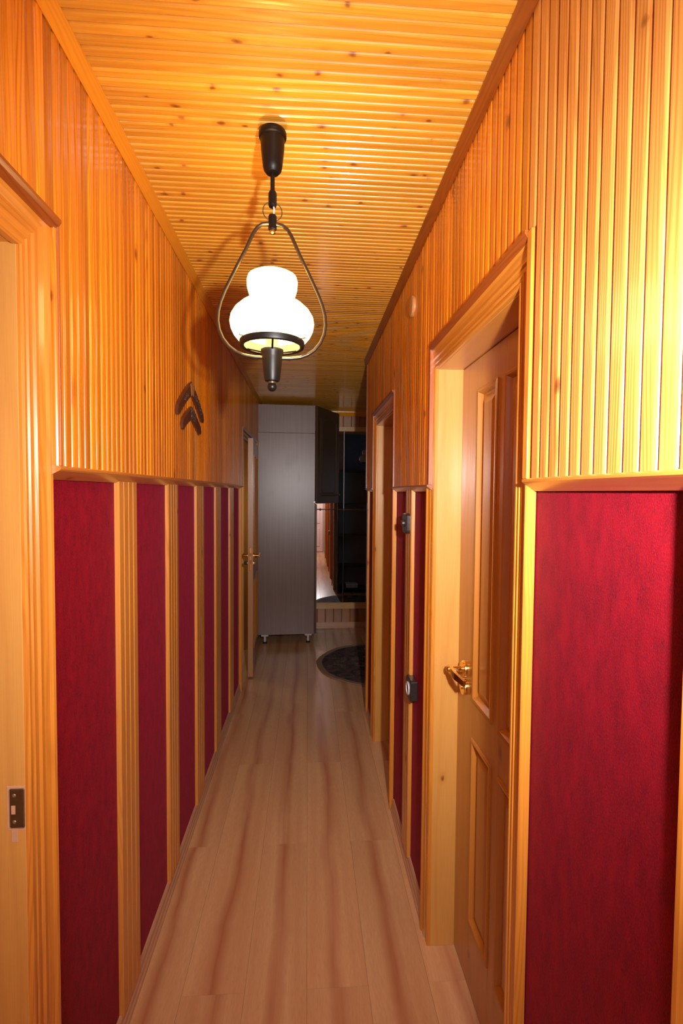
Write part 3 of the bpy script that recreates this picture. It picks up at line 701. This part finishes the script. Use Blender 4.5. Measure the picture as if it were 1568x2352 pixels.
# ------------------------------------------------------------------ pendant lamp
LX, LY = -.091, 1.290
lamp = thing('pendant_lamp', (LX, LY, H), 'lit pendant lamp with white hourglass glass shade in a dark tube frame', 'lamp')
hook = [(LX-.004, LY, H+.004), (LX-.006, LY, H-.006), (LX-.002, LY, H-.014), (LX+.004, LY, H-.010)]
obj('ceiling_hook', MB().tube([(LX-.003, LY, H+.004), (LX-.008, LY, H-.010), (LX-.012, LY+.003, H-.020)], .003, 8).tube([(LX+.001, LY, H+.004), (LX+.007, LY, H-.008), (LX+.002, LY, H-.020)], .003, 8), M_thin, lamp)
obj('ceiling_cup', MB().lathe([(0, 2.446), (.0325, 2.446), (.0342, 2.443), (.0345, 2.434), (.0335, 2.431), (.0300, 2.429), (.0288, 2.402), (.0245, 2.364), (.0220, 2.353), (.0160, 2.346), (0, 2.344)], (LX, LY, -.003), 'Z', 36), M_black, lamp)
obj('rod', MB().lathe([(0, 2.352), (.0055, 2.352), (.0055, 2.290), (0, 2.290)], (LX, LY, -.004), 'Z', 16), M_black, lamp)
cn = obj('connector', MB().lathe([(0, 2.298), (.009, 2.298), (.0105, 2.294), (.0105, 2.266), (.009, 2.261), (0, 2.261)], (LX, LY, 0), 'Z', 8, smooth=False), M_black, lamp)
obj('hanging_ring', MB().tube([(LX+.0235*cos(a), LY+.004*cos(a), 2.250+.0235*sin(a)) for a in [2*pi*k/32 for k in range(32)]], .0013, 8, True), M_thin, lamp)
obj('cable', MB().tube([(LX+.002, LY, 2.268), (LX+.004, LY, 2.255), (LX+.003, LY, 2.245), (LX, LY, 2.236)], .0022, 8), M_cable, lamp)
obj('connector', MB().lathe([(0, 2.241), (.009, 2.241), (.0105, 2.238), (.0105, 2.206), (.008, 2.202), (0, 2.202)], (LX, LY, 0), 'Z', 8, smooth=False), M_black, lamp)
obj('end_nut', MB().lathe([(0, 2.203), (.0075, 2.203), (.0075, 2.197), (.003, 2.194), (0, 2.194)], (LX, LY, 0), 'Z', 16), M_brass, lamp)
half = [(.0, 2.219), (.012, 2.2195), (.026, 2.217), (.038, 2.208), (.047, 2.194), (.055, 2.177), (.067, 2.150), (.084, 2.117), (.102, 2.080), (.117, 2.048), (.127, 2.022), (.133, 1.998), (.1345, 1.975), (.131, 1.952), (.122, 1.931), (.107, 1.912), (.090, 1.900), (.070, 1.892), (.045, 1.8885), (.02, 1.888)]
prof = [(h_, z_) for h_, z_ in half] + [(-h_, z_) for h_, z_ in reversed(half[1:])]
obj('frame_tube', MB().tube([(LX+h_*.999, LY+h_*.06, z_) for h_, z_ in prof], .0045, 12, True), M_wire, lamp)
outer = [(.052, 2.093), (.0605, 2.088), (.0635, 2.078), (.0625, 2.060), (.058, 2.045), (.0555, 2.036), (.060, 2.029), (.078, 2.018), (.094, 2.003), (.103, 1.988), (.1055, 1.974), (.103, 1.959), (.096, 1.944), (.086, 1.932), (.078, 1.926)]
inner = [(r_-.003, z_) for r_, z_ in reversed(outer)]
sh = obj('glass_shade', MB().lathe(outer+inner, (LX, LY, 0), 'Z', 48, closed=True), M_shade, lamp); sh['label'] = 'glowing white opal glass shade'
rg2 = obj('shade_ring', MB().lathe([(.0810, 1.942), (.0815, 1.920), (.0800, 1.915), (.0745, 1.913), (.0700, 1.916), (.0700, 1.922), (.0740, 1.928), (.0770, 1.942)], (LX, LY, 0), 'Z', 48, closed=True), M_black, lamp)
for k in range(3):
    a = radians(35+120*k)
    sub('spoke', MB().tube([(LX+.024*cos(a), LY+.024*sin(a), 1.905), (LX+.055*cos(a), LY+.055*sin(a), 1.914), (LX+.076*cos(a), LY+.076*sin(a), 1.919)], .0028, 8), M_black, rg2)
    b = a+radians(60); sub('screw', MB().tube([(LX+.070*cos(b), LY+.070*sin(b), 1.929), (LX+.092*cos(b), LY+.092*sin(b), 1.929)], .0022, 8), M_screw, rg2)
bb = obj('bulb', MB().lathe([(0, 1.970), (.012, 1.972), (.020, 1.985), (.024, 2.005), (.022, 2.025), (.012, 2.040), (0, 2.044)], (LX, LY, 0), 'Z', 24), M_bulb, lamp)
sub('bulb_base', MB().lathe([(0, 1.905), (.0165, 1.905), (.0165, 1.955), (.013, 1.968), (0, 1.970)], (LX, LY, 0), 'Z', 24), M_cream, bb)
lw = obj('socket_cup', MB().lathe([(.0, 1.914), (.024, 1.914), (.0285, 1.908), (.0285, 1.901), (.026, 1.896), (.0255, 1.888), (.0205, 1.838), (.018, 1.830), (.010, 1.828), (0, 1.828)], (LX, LY, 0), 'Z', 36), M_black, lamp)
obj('finial_neck', MB().lathe([(0, 1.829), (.010, 1.829), (.010, 1.824), (.006, 1.822), (0, 1.822)], (LX, LY, 0), 'Z', 20), M_thin, lamp)
obj('finial_ball', MB().lathe([(.0, 1.8275)] + [(.0118*sin(pi*k/10), 1.8155+.0118*cos(pi*k/10)) for k in range(1, 10)] + [(0, 1.8037)], (LX, LY, 0), 'Z', 24), M_black, lamp)

# ------------------------------------------------------------------ boomerangs on the left wall
def boomerang(name, base, pts_c, widths, label, tip=True):
    """flat bent blade hanging on the cladding: centre line (y,z) with widths, thick edge rounded"""
    root = thing(name, (LP, base[0], base[1]), label, 'boomerang')
    pts = [Vector((0, p[0], p[1])) for p in pts_c]; n = len(pts); Lp = []; Rp = []
    for i in range(n):
        t = (pts[min(i+1, n-1)]-pts[max(i-1, 0)]).normalized(); nn = Vector((0, -t.z, t.y))
        Lp.append(pts[i]+nn*widths[i]/2); Rp.append(pts[i]-nn*widths[i]/2)
    def shell(x0, x1, sc, rng=None):
        mb = MB(); idx = range(n) if rng is None else rng; rows = []
        for i in idx:
            c = pts[i]; l = c+(Lp[i]-c)*sc; r = c+(Rp[i]-c)*sc; l2 = c+(Lp[i]-c)*sc*.72; r2 = c+(Rp[i]-c)*sc*.72
            rows.append([(x0, l.y, l.z), ((x0*.4+x1*.6), l.y, l.z), (x1, l2.y, l2.z), (x1, r2.y, r2.z), ((x0*.4+x1*.6), r.y, r.z), (x0, r.y, r.z)])
        m = len(rows); vs = [p for r in rows for p in r]; fs = []
        for i in range(m-1):
            for k in range(6): fs.append((i*6+k, i*6+(k+1) % 6, (i+1)*6+(k+1) % 6, (i+1)*6+k))
        fs += [tuple(range(6)), tuple((m-1)*6+k for k in range(6))]
        return mb.add(vs, fs)
    obj('blade', shell(LP+.001, LP+.011, 1.0), M_boom, root)
    return root, shell, n
def arms(apex, a, b, n=9, w0=.030, wm=.052, bend=.35):
    """quadratic bend through the apex region"""
    A, B, P = Vector(a), Vector(b), Vector(apex); pts = []; ws = []
    for k in range(2*n+1):
        t = k/(2*n)
        q1 = A.lerp(P, min(1, t*2)); q2 = P.lerp(B, max(0, t*2-1)); straight = q1 if t < .5 else q2
        curve = (1-t)**2*A + 2*t*(1-t)*(P*1.35-(A+B)*.175) + t*t*B
        p = straight.lerp(curve, bend); pts.append((p.x, p.y))
        e_ = min(t, 1-t); ws.append(wm*min(1, .35+math.sqrt(max(0, e_*9))) if e_ < .05 else wm*(.92+.16*(1-abs(2*t-1))))
    return pts, ws
p1, w1 = arms((2.140, 1.992), (1.902, 1.842), (2.366, 1.872))
b1, shl, n = boomerang('boomerang', (2.14, 1.98), p1, w1, 'upper, larger dark wooden boomerang with a pale tip on the left wall')
obj('pale_tip', shl(LP+.0105, LP+.0122, .90, range(n//2-1, n//2+2)), M_ochre, b1)
obj('dot_band', shl(LP+.0104, LP+.0118, .55, range(n//2+2, n-2)), M_dots, b1)
obj('dot_band', shl(LP+.0104, LP+.0118, .35, range(4, n//2-2)), M_dots, b1)
p2, w2 = arms((2.135, 1.884), (1.975, 1.800), (2.310, 1.812), wm=.050)
b2, shl2, n = boomerang('boomerang', (2.135, 1.87), p2, w2, 'lower, smaller dark boomerang hung beneath the larger one on the left wall')
obj('painted_bend', shl2(LP+.0105, LP+.0120, .85, range(n//2-1, n//2+4)), M_dots, b2)

# ------------------------------------------------------------------ small fittings on the right wall
def rounded_plate(side, x0, x1, yc, zc, hw, hh, r, mb=None):
    mb = mb or MB(); pts = []
    for cx, cz, a0 in ((hw-r, hh-r, 0), (-hw+r, hh-r, 90), (-hw+r, -hh+r, 180), (hw-r, -hh+r, 270)):
        for k in range(6): a = radians(a0+90*k/5); pts.append((yc+cx+r*cos(a), zc+cz+r*sin(a)))
    n = len(pts); sc = lambda s: [(yc+(p-yc)*s, zc+(q-zc)*s) for p, q in pts]
    rows = [[(x0, p, q) for p, q in pts], [(x0+(x1-x0)*.65, p, q) for p, q in pts], [(x1, p, q) for p, q in sc(.90)]]
    for a, b in zip(rows, rows[1:]): mb.add(a+b, [(k, (k+1) % n, n+(k+1) % n, n+k) for k in range(n)])
    mb.add(rows[0], [tuple(range(n))]); mb.add(rows[-1], [tuple(range(n))]); return mb
sw = thing('light_switch', (RF-.015, 2.035, 1.425), 'dark glossy light switch high on the narrow batten of the right wall', 'switch')
obj('plate', rounded_plate(-1, RF-.015, RF-.032, 2.035, 1.425, .040, .041, .014), M_plate, sw)
obj('rotary_knob', MB().lathe([(0, 0), (.015, 0), (.013, -.010), (0, -.012)], (RF-.031, 2.035, 1.425), 'X', 20), M_plate, sw)
so = thing('wall_socket', (RF, 1.905, .782), 'dark framed wall socket low beside the batten on the right wall', 'socket')
obj('back_box', MB().box(RF-.018, RF, 1.878, 1.958, .744, .820, .003), M_plate, so)
obj('plate', rounded_plate(-1, RF-.018, RF-.030, 1.9185, .782, .043, .042, .010), M_plate, so)
obj('socket_ring', MB().lathe([(.022, -.0), (.026, 0), (.026, -.004), (.022, -.004), (.018, .004), (.018, .004)], (RF-.030, 1.9185, .782), 'X', 28), M_whitegrey, so)
dc = thing('junction_cover', (RP, 1.945, 2.270), 'round pale wooden junction cover high on the right wall below the ceiling', 'cover')
obj('disc', MB().lathe([(0, 0), (.040, 0), (.040, -.006), (.036, -.011), (.030, -.012), (0, -.013)], (RP, 1.945, 2.270), 'X', 40), M_pale, dc)

# ------------------------------------------------------------------ end room contents seen in the mirror
sv = thing('shelving_unit', (.60, YC+.16, 0), 'dark shelving unit in the end room, seen in the mirror', 'shelf')
for a, b in ((.46, .48), (.98, 1.0)): obj('side_panel', MB().box(a, b, YC+.02, YC+.30, 0, 1.88, .001), M_darkwood, sv)
obj('back_panel', MB().box(.48, .98, YC+.012, YC+.020, .02, 1.87), M_plaster, sv)
for z in (.06, .41, .88, 1.36, 1.86): obj('shelf_board', MB().box(.48, .98, YC+.02, YC+.30, z, z+.02, .001), M_darkwood, sv)
bx = thing('storage_box', (.70, YC+.17, .08), 'white flat box on the lowest shelf, seen in the mirror', 'box')
obj('box_body', MB().box(.60, .78, YC+.08, YC+.26, .0801, .125, .003), M_whitegrey, bx); obj('box_lid', MB().box(.597, .783, YC+.077, YC+.263, .125, .137, .002), M_cable, bx)
PX, PY = .80, 4.58
pl = thing('pendant_lamp', (PX, PY, H), 'unlit white glass pendant lamp of the end room, glimpsed in the mirror', 'lamp')
obj('ceiling_cup', MB().lathe([(0, H), (.034, H), (.030, H-.03), (.02, H-.10), (0, H-.11)], (PX, PY, 0), 'Z', 24), M_black, pl)
obj('rod', MB().lathe([(0, H-.10), (.005, H-.10), (.005, 2.20), (0, 2.20)], (PX, PY, 0), 'Z', 12), M_black, pl)
obj('frame_tube', MB().tube([(PX+h_, PY, z_+.03) for h_, z_ in prof], .0045, 10, True), M_wire, pl)
obj('glass_shade', MB().lathe([(r_, z_+.03) for r_, z_ in outer+inner], (PX, PY, 0), 'Z', 32, closed=True), M_glassdark, pl)
obj('socket_cup', MB().lathe([(.0, 1.945), (.080, 1.955), (.080, 1.945), (.028, 1.935), (.02, 1.865), (0, 1.862)], (PX, PY, 0), 'Z', 24), M_black, pl)
obj('rod', MB().lathe([(0, 2.12), (.002, 2.12), (.002, 2.25), (0, 2.25)], (PX, PY, 0), 'Z', 8), M_black, pl)
